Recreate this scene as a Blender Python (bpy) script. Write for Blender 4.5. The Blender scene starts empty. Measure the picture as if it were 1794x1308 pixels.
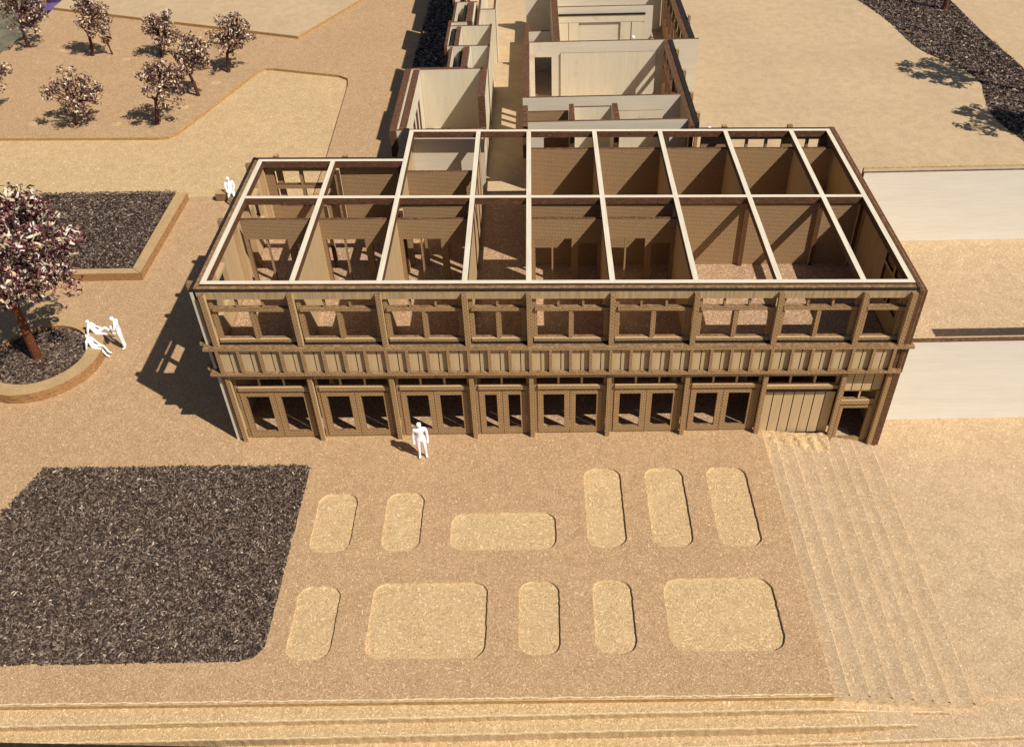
import bpy, math, random
import numpy as np
from mathutils import Vector, Matrix
from mathutils.geometry import tessellate_polygon
rnd = random.Random(7)
S = bpy.context.scene
COL = S.collection

# ------------------------------------------------------------------ camera, light, exposure
cam_d = bpy.data.cameras.new('camera'); cam = bpy.data.objects.new('camera', cam_d); COL.objects.link(cam)
cam_d.sensor_width = 36.0; cam_d.lens = 31.857
cam_d.shift_x = -0.01756; cam_d.shift_y = -0.01190
cam_d.clip_start = 0.5; cam_d.clip_end = 800
cam.location = (10.7644, -23.6777, 23.1996)
cam.rotation_euler = (math.radians(49.7684), math.radians(1.24298), math.radians(-0.06264))
cam_d.dof.use_dof = True; cam_d.dof.focus_distance = 35.0; cam_d.dof.aperture_fstop = 0.85
S.camera = cam
SUN = Vector((0.72, -0.50, 1.0)).normalized()
w = bpy.data.worlds.new('World'); S.world = w; w.use_nodes = True
nt = w.node_tree; bg = nt.nodes['Background']
sky = nt.nodes.new('ShaderNodeTexSky'); sky.sky_type = 'NISHITA'; sky.sun_disc = False
sky.sun_elevation = math.asin(SUN.z); sky.sun_rotation = math.atan2(SUN.x, SUN.y)
nt.links.new(sky.outputs[0], bg.inputs[0]); bg.inputs[1].default_value = 0.05
sd = bpy.data.lights.new('sun', 'SUN'); sd.energy = 5.0; sd.angle = math.radians(0.5); sd.color = (1.0, 0.94, 0.86)
so = bpy.data.objects.new('sun', sd); COL.objects.link(so); so.rotation_euler = (-SUN).to_track_quat('-Z', 'Y').to_euler()
so.location = (30, -20, 40)
S.view_settings.view_transform = 'Standard'; S.view_settings.look = 'None'
S.view_settings.exposure = 0.15; S.view_settings.gamma = 1.0; S.view_settings.use_curve_mapping = False

# ------------------------------------------------------------------ materials
def mat_base(name, rough=0.75):
    m = bpy.data.materials.new(name); m.use_nodes = True
    t = m.node_tree; b = t.nodes['Principled BSDF']; b.inputs['Roughness'].default_value = rough
    b.inputs['Specular IOR Level'].default_value = 0.2
    return m, t, b
def N(t, ty, **k):
    n = t.nodes.new(ty)
    for a, v in k.items(): setattr(n, a, v)
    return n
def ramp(t, src, stops):
    r = N(t, 'ShaderNodeValToRGB'); e = r.color_ramp.elements
    while len(e) < len(stops): e.new(0.5)
    for i, (p, c) in enumerate(stops):
        e[i].position = p; e[i].color = (*c, 1) if len(c) == 3 else c
    t.links.new(src, r.inputs[0]); return r.outputs[0]
def noise(t, vec, scale, detail=4, rough=0.55, dist=0.0):
    n = N(t, 'ShaderNodeTexNoise'); n.inputs['Scale'].default_value = scale; n.inputs['Detail'].default_value = detail
    n.inputs['Roughness'].default_value = rough; n.inputs['Distortion'].default_value = dist
    t.links.new(vec, n.inputs['Vector']); return n.outputs[0]
def math_(t, op, a, b=None):
    n = N(t, 'ShaderNodeMath', operation=op)
    for i, x in enumerate((a, b)):
        if x is None: continue
        if isinstance(x, (int, float)): n.inputs[i].default_value = x
        else: t.links.new(x, n.inputs[i])
    return n.outputs[0]
def mix(t, fac, a, b, mode='MIX'):
    n = N(t, 'ShaderNodeMix', data_type='RGBA', blend_type=mode)
    for i, x in ((0, fac), (6, a), (7, b)):
        if isinstance(x, (int, float)): n.inputs[i].default_value = x
        elif isinstance(x, tuple): n.inputs[i].default_value = (*x, 1)
        else: t.links.new(x, n.inputs[i])
    return n.outputs[2]
def bump(t, b, h, s, d=0.02):
    n = N(t, 'ShaderNodeBump'); n.inputs['Strength'].default_value = s; n.inputs['Distance'].default_value = d
    t.links.new(h, n.inputs['Height']); t.links.new(n.outputs[0], b.inputs['Normal'])
def objco(t): return N(t, 'ShaderNodeTexCoord').outputs['Object']
def mapped(t, vec, scale, rot=(0, 0, 0)):
    n = N(t, 'ShaderNodeMapping'); n.inputs['Scale'].default_value = scale; n.inputs['Rotation'].default_value = rot
    t.links.new(vec, n.inputs['Vector']); return n.outputs[0]

def strand(t, co, cells, sx, sy, seed):
    """short fibres lying every way: stretched noise turned by a different angle in each cell"""
    of = N(t, 'ShaderNodeVectorMath', operation='ADD'); of.inputs[1].default_value = (seed, seed * 1.7, 0); t.links.new(co, of.inputs[0])
    wob = N(t, 'ShaderNodeTexNoise'); wob.inputs['Scale'].default_value = cells * 1.6; wob.inputs['Detail'].default_value = 1; t.links.new(of.outputs[0], wob.inputs['Vector'])
    wv = N(t, 'ShaderNodeVectorMath', operation='MULTIPLY_ADD'); t.links.new(wob.outputs['Color'], wv.inputs[0]); wv.inputs[1].default_value = (0.22 / cells * 2,) * 3; t.links.new(of.outputs[0], wv.inputs[2])
    v = N(t, 'ShaderNodeTexVoronoi'); v.inputs['Scale'].default_value = cells; t.links.new(wv.outputs[0], v.inputs['Vector'])
    sp = N(t, 'ShaderNodeSeparateColor'); t.links.new(v.outputs['Color'], sp.inputs[0])
    r = N(t, 'ShaderNodeVectorRotate', rotation_type='Z_AXIS'); t.links.new(wv.outputs[0], r.inputs['Vector'])
    t.links.new(math_(t, 'MULTIPLY', sp.outputs[0], 6.2832), r.inputs['Angle'])
    return noise(t, mapped(t, r.outputs[0], (sx, sy, sy)), 1.0, 1, 0.5)
def mdf(name, base, light, dark, fib=1.0, k=1.0):
    """compressed fibre board: dense mat of pale and dark strands"""
    m, t, b = mat_base(name, 0.8); co = objco(t)
    big = noise(t, co, 0.22, 3, 0.6); med = noise(t, co, 1.7 * k, 4, 0.65)
    s1 = strand(t, co, 5.5 * k, 5 * k, 26 * k, 0.0); s2 = strand(t, co, 8.5 * k, 9 * k, 40 * k, 7.3)
    c = mix(t, ramp(t, big, [(0.3, (0, 0, 0)), (0.75, (1, 1, 1))]), tuple(x * 0.92 for x in base), tuple(min(1, x * 1.07) for x in base))
    c = mix(t, ramp(t, med, [(0.38, (0.55, 0.55, 0.55)), (0.58, (0, 0, 0))]), c, tuple(x * 0.76 for x in base))
    f = fib
    c = mix(t, ramp(t, s2, [(0.30, (0.95 * f,) * 3), (0.46, (0, 0, 0))]), c, dark)
    c = mix(t, ramp(t, s2, [(0.54, (0, 0, 0)), (0.70, (0.95 * f,) * 3)]), c, light)
    c = mix(t, ramp(t, s1, [(0.24, (0.95 * f,) * 3), (0.38, (0, 0, 0))]), c, tuple(x * .9 for x in dark))
    c = mix(t, ramp(t, s1, [(0.61, (0, 0, 0)), (0.72, (0.95 * f,) * 3)]), c, tuple(min(1, x * 1.22) for x in light))
    t.links.new(c, b.inputs['Base Color']); bump(t, b, s2, 0.5 * f, 0.035)
    return m
def ply(name, base, dark, axis='x', streak=0.5, rough=0.7, blot=0.0):
    """birch plywood: fine grain streaks along one axis"""
    m, t, b = mat_base(name, rough); co = objco(t)
    sc = {'x': (0.5, 9, 9), 'y': (9, 0.5, 9), 'z': (9, 9, 0.6)}[axis]
    g = noise(t, mapped(t, co, sc), 1.6, 5, 0.7); g2 = noise(t, mapped(t, co, tuple(s * 0.25 for s in sc)), 1.0, 3, 0.6)
    c = mix(t, math_(t, 'MULTIPLY', ramp(t, g, [(0.35, (1, 1, 1)), (0.62, (0, 0, 0))]), streak), base, dark)
    c = mix(t, math_(t, 'MULTIPLY', ramp(t, g2, [(0.4, (0, 0, 0)), (0.7, (1, 1, 1))]), 0.3), c, tuple(min(1, x * 1.15) for x in base))
    if blot:
        bl = noise(t, co, 0.9, 4, 0.7)
        c = mix(t, math_(t, 'MULTIPLY', ramp(t, bl, [(0.62, (0, 0, 0)), (0.75, (1, 1, 1))]), blot), c, (0.35, 0.19, 0.07))
    t.links.new(c, b.inputs['Base Color']); bump(t, b, g, 0.2, 0.02)
    return m
def burnt(name, base, light):
    """laser-cut plywood edge: brown scorched layers"""
    m, t, b = mat_base(name, 0.65); co = objco(t)
    g = noise(t, mapped(t, co, (5, 5, 16)), 1.5, 4, 0.7)
    c = ramp(t, g, [(0.3, tuple(x * 0.5 for x in base)), (0.52, base), (0.75, light)])
    t.links.new(c, b.inputs['Base Color']); bump(t, b, g, 0.25, 0.02)
    return m
def brick(name, base, base2, mortar, bw=0.17, bh=0.085):
    """engraved brick pattern on a wall of any side"""
    m, t, b = mat_base(name, 0.8); co = objco(t)
    sp = N(t, 'ShaderNodeSeparateXYZ'); t.links.new(co, sp.inputs[0])
    cb = N(t, 'ShaderNodeCombineXYZ'); t.links.new(math_(t, 'ADD', sp.outputs[0], sp.outputs[1]), cb.inputs[0])
    t.links.new(sp.outputs[2], cb.inputs[1])
    n = N(t, 'ShaderNodeTexBrick'); t.links.new(cb.outputs[0], n.inputs['Vector'])
    for k, v in (('Color1', (*base, 1)), ('Color2', (*base2, 1)), ('Mortar', (*mortar, 1)), ('Scale', 1.0), ('Mortar Size', 0.016), ('Mortar Smooth', 0.3),
                 ('Bias', 0.0), ('Brick Width', bw), ('Row Height', bh)): n.inputs[k].default_value = v
    g = noise(t, co, 3.0, 4, 0.6)
    c = mix(t, ramp(t, g, [(0.35, (0.45, 0.45, 0.45)), (0.65, (0, 0, 0))]), n.outputs[0], tuple(x * 0.6 for x in base))
    t.links.new(c, b.inputs['Base Color']); bump(t, b, math_(t, 'SUBTRACT', 1.0, n.outputs['Fac']), 0.6, 0.03)
    return m
def island(name, stops, rough=0.6, interp='CONSTANT'):
    m, t, b = mat_base(name, rough)
    g = N(t, 'ShaderNodeNewGeometry')
    c = ramp(t, g.outputs['Random Per Island'], stops)
    c.node.color_ramp.interpolation = interp
    t.links.new(c, b.inputs['Base Color']); return m
def flat(name, col, rough=0.6, var=0.15, sc=3.0):
    m, t, b = mat_base(name, rough)
    g = noise(t, objco(t), sc, 4, 0.6)
    c = ramp(t, g, [(0.3, tuple(x * (1 - var) for x in col)), (0.7, tuple(min(1, x * (1 + var)) for x in col))])
    t.links.new(c, b.inputs['Base Color']); bump(t, b, g, 0.15, 0.02); return m

M = {}
M['board'] = mdf('board_face', (0.435, 0.273, 0.14), (0.63, 0.455, 0.275), (0.26, 0.145, 0.065), 0.85, 1.12)
M['milled'] = mdf('board_milled', (0.53, 0.368, 0.188), (0.68, 0.505, 0.295), (0.37, 0.22, 0.09))
M['terrain'] = mdf('board_terrain', (0.495, 0.35, 0.205), (0.64, 0.49, 0.31), (0.34, 0.22, 0.115), 0.8)
M['far'] = mdf('board_far', (0.50, 0.36, 0.21), (0.60, 0.46, 0.29), (0.38, 0.25, 0.135), 0.5)
M['floor'] = mdf('board_floor', (0.38, 0.235, 0.135), (0.58, 0.42, 0.28), (0.2, 0.11, 0.055))
M['cutedge'] = burnt('board_cut_edge', (0.42, 0.25, 0.09), (0.62, 0.42, 0.18))
M['edgelight'] = flat('torn_sunlit_edge', (0.64, 0.48, 0.28), 0.8, 0.35, 9)  # pale for torn fibres and for sun on the edges, put into the colour
M['birch'] = ply('birch_face', (0.69, 0.615, 0.475), (0.46, 0.365, 0.245), 'x', 0.55)
M['birchy'] = ply('birch_face_lengthwise', (0.69, 0.615, 0.475), (0.46, 0.365, 0.245), 'y', 0.55)
M['cream'] = ply('cream_ply', (0.66, 0.575, 0.42), (0.50, 0.41, 0.27), 'z', 0.4, 0.75, 0.5)
M['grey'] = ply('pale_ply', (0.63, 0.555, 0.43), (0.48, 0.41, 0.295), 'x', 0.4, 0.75, 0.25)
M['white'] = ply('white_ply', (0.75, 0.71, 0.615), (0.63, 0.575, 0.465), 'x', 0.5, 0.7)
M['tan'] = ply('tan_ply', (0.50, 0.35, 0.185), (0.37, 0.24, 0.115), 'z', 0.6)
M['facade'] = ply('facade_ply', (0.47, 0.335, 0.18), (0.26, 0.165, 0.077), 'z', 0.85)
M['plank'] = ply('plank_ply', (0.53, 0.385, 0.215), (0.39, 0.265, 0.13), 'z', 0.5)
M['burnt'] = burnt('scorched_edge', (0.115, 0.055, 0.028), (0.27, 0.11, 0.056))
M['brownedge'] = burnt('brown_edge', (0.23, 0.135, 0.065), (0.40, 0.26, 0.135))
M['black'] = flat('charred_edge', (0.021, 0.016, 0.013), 0.75, 0.4, 8)
M['brick'] = brick('engraved_brick', (0.50, 0.325, 0.158), (0.43, 0.27, 0.127), (0.22, 0.122, 0.053), 0.15, 0.075)
M['brickin'] = brick('engraved_brick_wall', (0.49, 0.325, 0.168), (0.42, 0.27, 0.135), (0.235, 0.135, 0.062), 0.115, 0.058)
M['hole'] = flat('window_dark', (0.03, 0.02, 0.015), 0.8)
M['figure'] = flat('white_plastic', (0.88, 0.88, 0.9), 0.5, 0.03)
M['curb'] = mdf('curb_board', (0.44, 0.29, 0.14), (0.56, 0.40, 0.22), (0.30, 0.18, 0.08), 0.4)
M['curbedge'] = burnt('curb_edge', (0.34, 0.18, 0.075), (0.50, 0.31, 0.14))
M['soil'] = flat('soil_bed', (0.045, 0.032, 0.028), 0.9, 0.5, 14)
M['flake'] = island('soil_flake', [(0.0, (0.038, 0.024, 0.017)), (0.22, (0.08, 0.053, 0.039)), (0.48, (0.13, 0.09, 0.066)), (0.72, (0.20, 0.147, 0.108)), (0.9, (0.27, 0.2, 0.145)), (0.978, (0.50, 0.40, 0.28))], 0.38)
M['petal'] = island('blossom_petal', [(0.0, (0.065, 0.018, 0.024)), (0.28, (0.125, 0.038, 0.044)), (0.46, (0.24, 0.10, 0.085)), (0.58, (0.52, 0.38, 0.23)), (0.74, (0.68, 0.56, 0.42)), (0.9, (0.78, 0.68, 0.58))], 0.45)
M['bud'] = island('bud', [(0.0, (0.075, 0.03, 0.034)), (0.3, (0.15, 0.068, 0.06)), (0.5, (0.27, 0.15, 0.11)), (0.66, (0.54, 0.40, 0.24)), (0.85, (0.68, 0.56, 0.40))], 0.5)
M['trunk'] = burnt('reddish_stem', (0.13, 0.042, 0.02), (0.24, 0.09, 0.04))
M['stem'] = burnt('dark_stem', (0.075, 0.03, 0.026), (0.15, 0.06, 0.05))
M['pave'] = flat('grey_green_floor', (0.15, 0.135, 0.085), 0.9, 0.45, 0.35)
M['purple'] = flat('purple_knit', (0.16, 0.09, 0.25), 0.8, 0.2, 4)

# ------------------------------------------------------------------ mesh building
def warp(x, z):
    """the hand-made building stands a touch taller at its left end"""
    return -(0.0165 * min(max(z / 3.1, 0), 1) + 0.003 * min(max((z - 3.1) / 3.4, 0), 1)) * (x - 11)
class MB:
    def __init__(s): s.v = []; s.f = []; s.m = []
    def quad(s, pts, mat):
        i = len(s.v); s.v += [tuple(p) for p in pts]; s.f.append(tuple(range(i, i + len(pts)))); s.m.append(mat)
    def box(s, x0, x1, y0, y1, z0, z1, mx, my=None, mz=None, mb=None):
        my = my or mx; mz = mz or mx; mb = mb or mz
        i = len(s.v)
        s.v += [(x0, y0, z0), (x1, y0, z0), (x1, y1, z0), (x0, y1, z0), (x0, y0, z1), (x1, y0, z1), (x1, y1, z1), (x0, y1, z1)]
        for q, mm in (((0, 3, 2, 1), mb), ((4, 5, 6, 7), mz), ((0, 1, 5, 4), my), ((2, 3, 7, 6), my), ((1, 2, 6, 5), mx), ((3, 0, 4, 7), mx)):
            s.f.append(tuple(i + k for k in q)); s.m.append(mm)
        return s
    def panel(s, loops, axis, a0, a1, mf, me, mback=None):
        """flat sheet cut to an outline with holes; axis = its thin direction"""
        def P(u, v, a): return {'z': (u, v, a), 'y': (u, a, v), 'x': (a, u, v)}[axis]
        tri = tessellate_polygon([[Vector((u, v, 0)) for u, v in l] for l in loops])
        flatp = [q for l in loops for q in l]
        for a, mm, hi in ((a1, mf, True), (a0, mback or mf, False)):
            i = len(s.v); s.v += [P(u, v, a) for u, v in flatp]
            for t3 in tri:
                pa, pb, pc = (flatp[k] for k in t3)
                ccw = (pb[0] - pa[0]) * (pc[1] - pa[1]) - (pb[1] - pa[1]) * (pc[0] - pa[0]) > 0
                want = hi if axis != 'y' else not hi
                t4 = t3 if ccw == want else t3[::-1]
                s.f.append(tuple(i + k for k in t4)); s.m.append(mm)
        for li, l in enumerate(loops):
            area = sum(l[k][0] * l[(k + 1) % len(l)][1] - l[(k + 1) % len(l)][0] * l[k][1] for k in range(len(l)))
            ll = l if (area > 0) == (li == 0) else l[::-1]
            for k in range(len(ll)):
                (u0, v0), (u1, v1) = ll[k], ll[(k + 1) % len(ll)]
                q = [P(u0, v0, a0), P(u1, v1, a0), P(u1, v1, a1), P(u0, v0, a1)]
                s.quad(q if axis != 'y' else q[::-1], me)
        return s
    def tube(s, path, rad, mat, n=6):
        pts = [Vector(p) for p in path]; rings = []
        for k, p in enumerate(pts):
            d = (pts[min(k + 1, len(pts) - 1)] - pts[max(k - 1, 0)]).normalized()
            a = d.orthogonal().normalized(); b2 = d.cross(a); i = len(s.v); r = rad[k]
            s.v += [tuple(p + (a * math.cos(6.2832 * j / n) + b2 * math.sin(6.2832 * j / n)) * r) for j in range(n)]; rings.append(i)
        for r0, r1 in zip(rings, rings[1:]):
            for j in range(n):
                s.f.append((r0 + j, r0 + (j + 1) % n, r1 + (j + 1) % n, r1 + j)); s.m.append(mat)
        s.f.append(tuple(rings[0] + j for j in range(n))[::-1]); s.m.append(mat)
        s.f.append(tuple(rings[-1] + j for j in range(n))); s.m.append(mat)
        return s
    def mesh(s, name, wp=False):
        me = bpy.data.meshes.new(name)
        v = [(x, y, z + warp(x, z)) for x, y, z in s.v] if wp else s.v
        me.from_pydata(v, [], s.f)
        names = sorted(set(s.m)); idx = {k: i for i, k in enumerate(names)}
        for k in names: me.materials.append(M[k])
        me.polygons.foreach_set('material_index', [idx[k] for k in s.m]); me.update()
        return me
    def build(s, name, parent=None, wp=False, **tags): return link(name, s.mesh(name, wp), parent, **tags)
def link(name, me, parent=None, loc=None, **tags):
    o = bpy.data.objects.new(name, me); COL.objects.link(o)
    if loc: o.location = loc
    if parent: o.parent = parent; o.matrix_parent_inverse = INV(parent)
    for k, v in tags.items(): o[k] = v
    return o
WL = {}
def INV(p): return Matrix.Translation(-Vector(WL.get(p.name, (0, 0, 0))))
def thing(name, label, cat, loc, group=None):
    o = bpy.data.objects.new(name, None); COL.objects.link(o); o.location = loc; o.empty_display_size = 0.3
    WL[o.name] = tuple(loc); o['label'] = label; o['category'] = cat
    if group: o['group'] = group
    return o
def R4(x0, x1, y0, y1): return [(x0, y0), (x1, y0), (x1, y1), (x0, y1)]
def rounded(x0, x1, y0, y1, r, n=6):
    out = []
    for cx, cy, a in ((x1 - r, y0 + r, -90), (x1 - r, y1 - r, 0), (x0 + r, y1 - r, 90), (x0 + r, y0 + r, 180)):
        for k in range(n + 1):
            t_ = math.radians(a + 90 * k / n); out.append((cx + r * math.cos(t_), cy + r * math.sin(t_)))
    return out
def rough_loop(l, amp, step=0.25, seed=0):
    r = random.Random(seed); out = []
    for (x0, y0), (x1, y1) in zip(l, l[1:] + l[:1]):
        n = max(1, int(math.hypot(x1 - x0, y1 - y0) / step))
        for k in range(n):
            out.append((x0 + (x1 - x0) * k / n + r.uniform(-amp, amp), y0 + (y1 - y0) * k / n + r.uniform(-amp, amp)))
    return out

# ------------------------------------------------------------------ the setting
PADS = [rounded(3.16, 4.49, -5.51, -3.05, .42), rounded(5.48, 6.74, -5.51, -3.05, .42), rounded(7.71, 11.14, -5.52, -3.99, .42),
        rounded(12.13, 13.40, -5.47, -2.06, .42), rounded(14.22, 15.54, -5.49, -2.08, .42), rounded(16.33, 17.72, -5.52, -2.10, .42),
        rounded(3.19, 4.50, -9.35, -6.80, .42), rounded(5.49, 9.0, -9.35, -6.74, .42), rounded(9.95, 11.18, -9.28, -6.74, .42),
        rounded(12.18, 13.39, -9.26, -6.73, .42), rounded(14.34, 17.68, -9.24, -6.70, .5)]
BED1 = [(-7.6, -9.42), (1.9, -9.36), (2.3, -9.25), (2.56, -8.9), (2.58, -1.9), (2.45, -1.68), (-6.9, -1.6), (-7.6, -3.9)]
LANE = [(-60, 17.25), (-0.74, 17.25), (-0.78, 21.5), (-1.05, 30.6), (-1.22, 31.7), (-1.9, 32.25), (-6.3, 33.55), (-6.9, 33.6), (-7.3, 33.1), (-9.9, 24.5), (-10.3, 24.05), (-10.9, 23.95), (-60, 25.6)]
# board: the lower sheet shows wherever the upper sheet is milled away
MB().panel([[(-9.5, -10.62), (18.66, -10.62), (18.66, 3.0), (5.0, 17.0), (5.0, 62), (-25.6, 62), (-25.75, 33), (-60, 30), (-60, -10.0)]], 'z', -1.6, -0.10, 'milled', 'cutedge').build('ground', kind='structure')
jp = [rough_loop(l, 0.012, 0.12, i) for i, l in enumerate(PADS)]
HOLE = [jp[i][::-1] for i in range(len(jp))] + [rough_loop(BED1, 0.02, 0.2, 99)]
MB().panel([[(-60, -10.6), (5.1, -10.63), (15.0, -10.58), (18.64, -10.6), (18.64, 17.24), (-60, 17.24)]] + HOLE, 'z', -0.098, 0.0, 'board', 'edgelight').build('plaza', kind='structure')
for i, l in enumerate(jp):
    b = MB(); b.panel([l], 'z', -0.097, -0.072, 'milled', 'cutedge'); b.build('recessed_pad', kind='structure')
LN = [p for p in LANE]
MB().panel([[(-60, 17.2505), (-0.73, 17.2505), (-0.73, 17.26), (8.0, 17.26), (8.0, 62), (-25.55, 62), (-25.7, 33.2), (-60, 30.2)], ], 'z', -0.24, -0.12, 'far', 'cutedge').build('lower_terrace', kind='structure')
# darker face board round the lane: left plateau with the small trees, and the strip beside the wing
MB().panel([[(-60, 25.6), (-10.9, 23.95), (-10.3, 24.05), (-9.9, 24.5), (-7.3, 33.1), (-6.9, 33.6), (-6.3, 33.55), (-1.9, 32.25), (-1.22, 31.7), (-1.05, 30.6), (-0.78, 21.5), (-0.74, 17.25), (8.0, 17.25),
              (8.0, 62), (-25.5, 62), (-25.62, 49), (-25.85, 37.0), (-27.5, 33.0), (-60, 29)]], 'z', -0.095, 0.06, 'board', 'cutedge').build('tree_plateau', kind='structure')
MB().panel([[(-25.5, 45.55), (-5.7, 38.6), (-2.1, 46.5), (2, 55), (2, 62), (-25.4, 62)]], 'z', 0.064, 0.26, 'far', 'cutedge').build('upper_terrace', kind='structure')
# right: eight thin contour sheets falling away, then the lower front contours
xr = [18.64, 19.07, 19.65, 20.28, 20.88, 21.45, 21.95, 22.65]
for i in range(8):
    x0 = xr[i]; x1 = xr[i + 1] if i < 7 else 60; z = -0.092 * (i + 1); r = random.Random(60 + i)
    yb = 0.5 if i < 7 else 3.0
    lp = [(x0 - .3, -10.6), (x1 + 0.25, -10.6), (x1 + 0.25, yb), (x0 - .3, yb)] if i < 7 else [(x0 - .3, -10.3), (60, -10.3), (60, yb), (x0 - .3, yb)]
    b = MB(); b.panel([rough_loop(lp, 0.012, 0.3, 20 + i)], 'z', -1.6, z - (.05 if i < 7 else 0), 'terrain', 'edgelight')
    # each tread tips up a little towards its outer edge, then drops with a torn edge painted pale as if sunlit
    n = 110; up = .035; kz = [1 - .75 * max(0, min(1, (-2.2 - (-10.58 + 10.9 * k / n)) / -1.6)) for k in range(n + 1)]
    e0 = [(x0 + r.uniform(-.006, .006), -10.58 + 10.9 * k / n, z + .094 + (up * kz[k] if i else 0)) for k in range(n + 1)]
    e1 = [(p[0] + (.075 if i else .04) + r.uniform(-.012, .014), p[1], z + .004 - .03 * kz[k] * (i < 7)) for k, p in enumerate(e0)]
    e2 = [(x1 - .0, p[1], z + .002 + up * kz[k]) for k, p in enumerate(e0)]
    for k in range(n):
        b.quad([e0[k], e1[k], e1[k + 1], e0[k + 1]], 'edgelight')
        if i < 7: b.quad([e1[k], e2[k], e2[k + 1], e1[k + 1]], 'terrain')
    b.build('contour_step', kind='structure')
for j, (ya, yb2, z, xe, bk) in enumerate([(-10.6, -11.12, -0.26, 22.0, -10.2), (-11.05, -11.5, -0.50, 21.0, -10.4), (-11.42, -11.78, -0.86, 45, -9.4), (-11.7, -12.7, -1.02, 45, -9.2)]):
    r = random.Random(80 + j); b = MB(); x = -12.0; fr = []
    while x < xe:
        f_ = max(0, min(1, (x - (17.6 + j * .5)) / 4.0)); f_ = f_ * f_ * (3 - 2 * f_)
        if j < 2: y = yb2 + .010 * (x + 4) + .10 * f_ * (1 if j == 0 else 1.3); zz = z + f_ * (-.76 - z); yk = bk
        else: y = yb2 + max(0, x - 8) * (.022 if j == 2 else .016); zz = z; yk = bk
        fr.append((x, y + r.uniform(-.013, .013), zz + r.uniform(-.004, .004), max(yk, y + .02))); x += .13
    for p, q in zip(fr, fr[1:]):
        mt = 'milled' if p[0] < 19.5 else 'terrain'
        b.quad([(p[0], p[1], p[2]), (q[0], q[1], q[2]), (q[0], q[3], q[2]), (p[0], p[3], p[2])], mt)
        b.quad([(p[0], p[1], -1.7), (q[0], q[1], -1.7), (q[0], q[1], q[2]), (p[0], p[1], p[2])], 'milled')
        b.quad([(p[0], p[1] - .006, p[2] - .012), (q[0], q[1] - .006, q[2] - .012), (q[0], q[1] + .035, q[2] + .007), (p[0], p[1] + .035, p[2] + .007)], 'edgelight')
    b.build('contour_step', kind='structure')
r = random.Random(9); b = MB(); xs_ = [-8 + .15 * k for k in range(178)]
ed = [(x, -10.615 + r.uniform(-.02, .02)) for x in xs_]
for p, q in zip(ed, ed[1:]): b.quad([(p[0], p[1], .004), (q[0], q[1], .004), (q[0], q[1] + .035, .008), (p[0], p[1] + .035, .008)], 'edgelight')
b.build('board_lip', kind='structure')
# rough milled hollow below the plank bay
b = MB(); r = random.Random(3)
nx, ny = 26, 16
def hz(i, j):
    x = 18.5 + 2.5 * i / nx; f_ = j / ny; y = -0.37 - 1.2 * f_
    zt = -0.13 - 0.07 * i / nx; zb = -0.12 - 0.56 * (i / nx)
    g_ = min(1, max(0, (f_ - .22) * 1.6)); rid = .05 * math.sin(6.28 * (x * 2.1 + .8 * y)) * (1 if .2 < f_ < .9 else .2)
    return (x, y, zt + (zb - zt) * g_ * g_ * (3 - 2 * g_) + rid + r.uniform(-.025, .025) + (.03 if f_ > .95 else .06))
gp = [[hz(i, j) for j in range(ny + 1)] for i in range(nx + 1)]
for i in range(nx):
    for j in range(ny): b.quad([gp[i][j], gp[i][j + 1], gp[i + 1][j + 1], gp[i + 1][j]], 'milled')
b.build('rough_hollow', kind='structure')
# ground behind the retaining wall, one storey up
PATH = [(29.5, 40), (30.7, 33.9), (31.0, 33.0), (31.6, 30.0), (31.72, 26.6), (32.2, 25.0), (33.4, 23.0), (33.65, 21.2), (33.2, 19.8), (32.75, 17.9), (32.73, 16.6), (33.1, 14.6), (33.8, 11), (36.5, 11), (36.55, 22.8), (36.44, 25.2), (36.3, 28.2), (36.37, 31.5), (36.4, 33.5), (35.8, 40)]
def smooth(l, it=2):
    for _ in range(it):
        o = []
        for a, c in zip(l, l[1:] + l[:1]): o += [(a[0] * .75 + c[0] * .25, a[1] * .75 + c[1] * .25), (a[0] * .25 + c[0] * .75, a[1] * .25 + c[1] * .75)]
        l = o
    return l
PATH = smooth(PATH)
MB().panel([[(10.2, 10.95), (23.15, 10.95), (23.15, 7.66), (60, 7.66), (60, 33), (43, 33), (30, 62), (10.2, 62)], PATH], 'z', 2.2, 3.5, 'far', 'cutedge').build('upper_ground', kind='structure')
MB().panel([R4(23.12, 60, 1.14, 7.64)], 'z', 1.8, 2.95, 'terrain', 'cutedge').build('middle_ground', kind='structure')
MB().panel([[(5.7, 11.0), (10.18, 11.0), (10.18, 62), (5.7, 62)]], 'z', 3.2, 3.5, 'far', 'cutedge').build('corridor_floor', kind='structure')
for i, (x, y) in enumerate([(-21.67, 37.44), (-16.67, 35.63), (-18.92, 26.09), (-13.88, 25.8), (-9.53, 31.44), (-10.53, 27.87)]):
    MB().panel([[(x + .3 * math.cos(a * .5236), y + .3 * math.sin(a * .5236)) for a in range(12)]], 'z', 0.03, 0.064, 'milled', 'cutedge').build('drill_hole', kind='structure')
MB().panel([R4(-220, 60, -60, 300)], 'z', -22, -20, 'pave', 'pave').build('floor', kind='structure')

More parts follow.
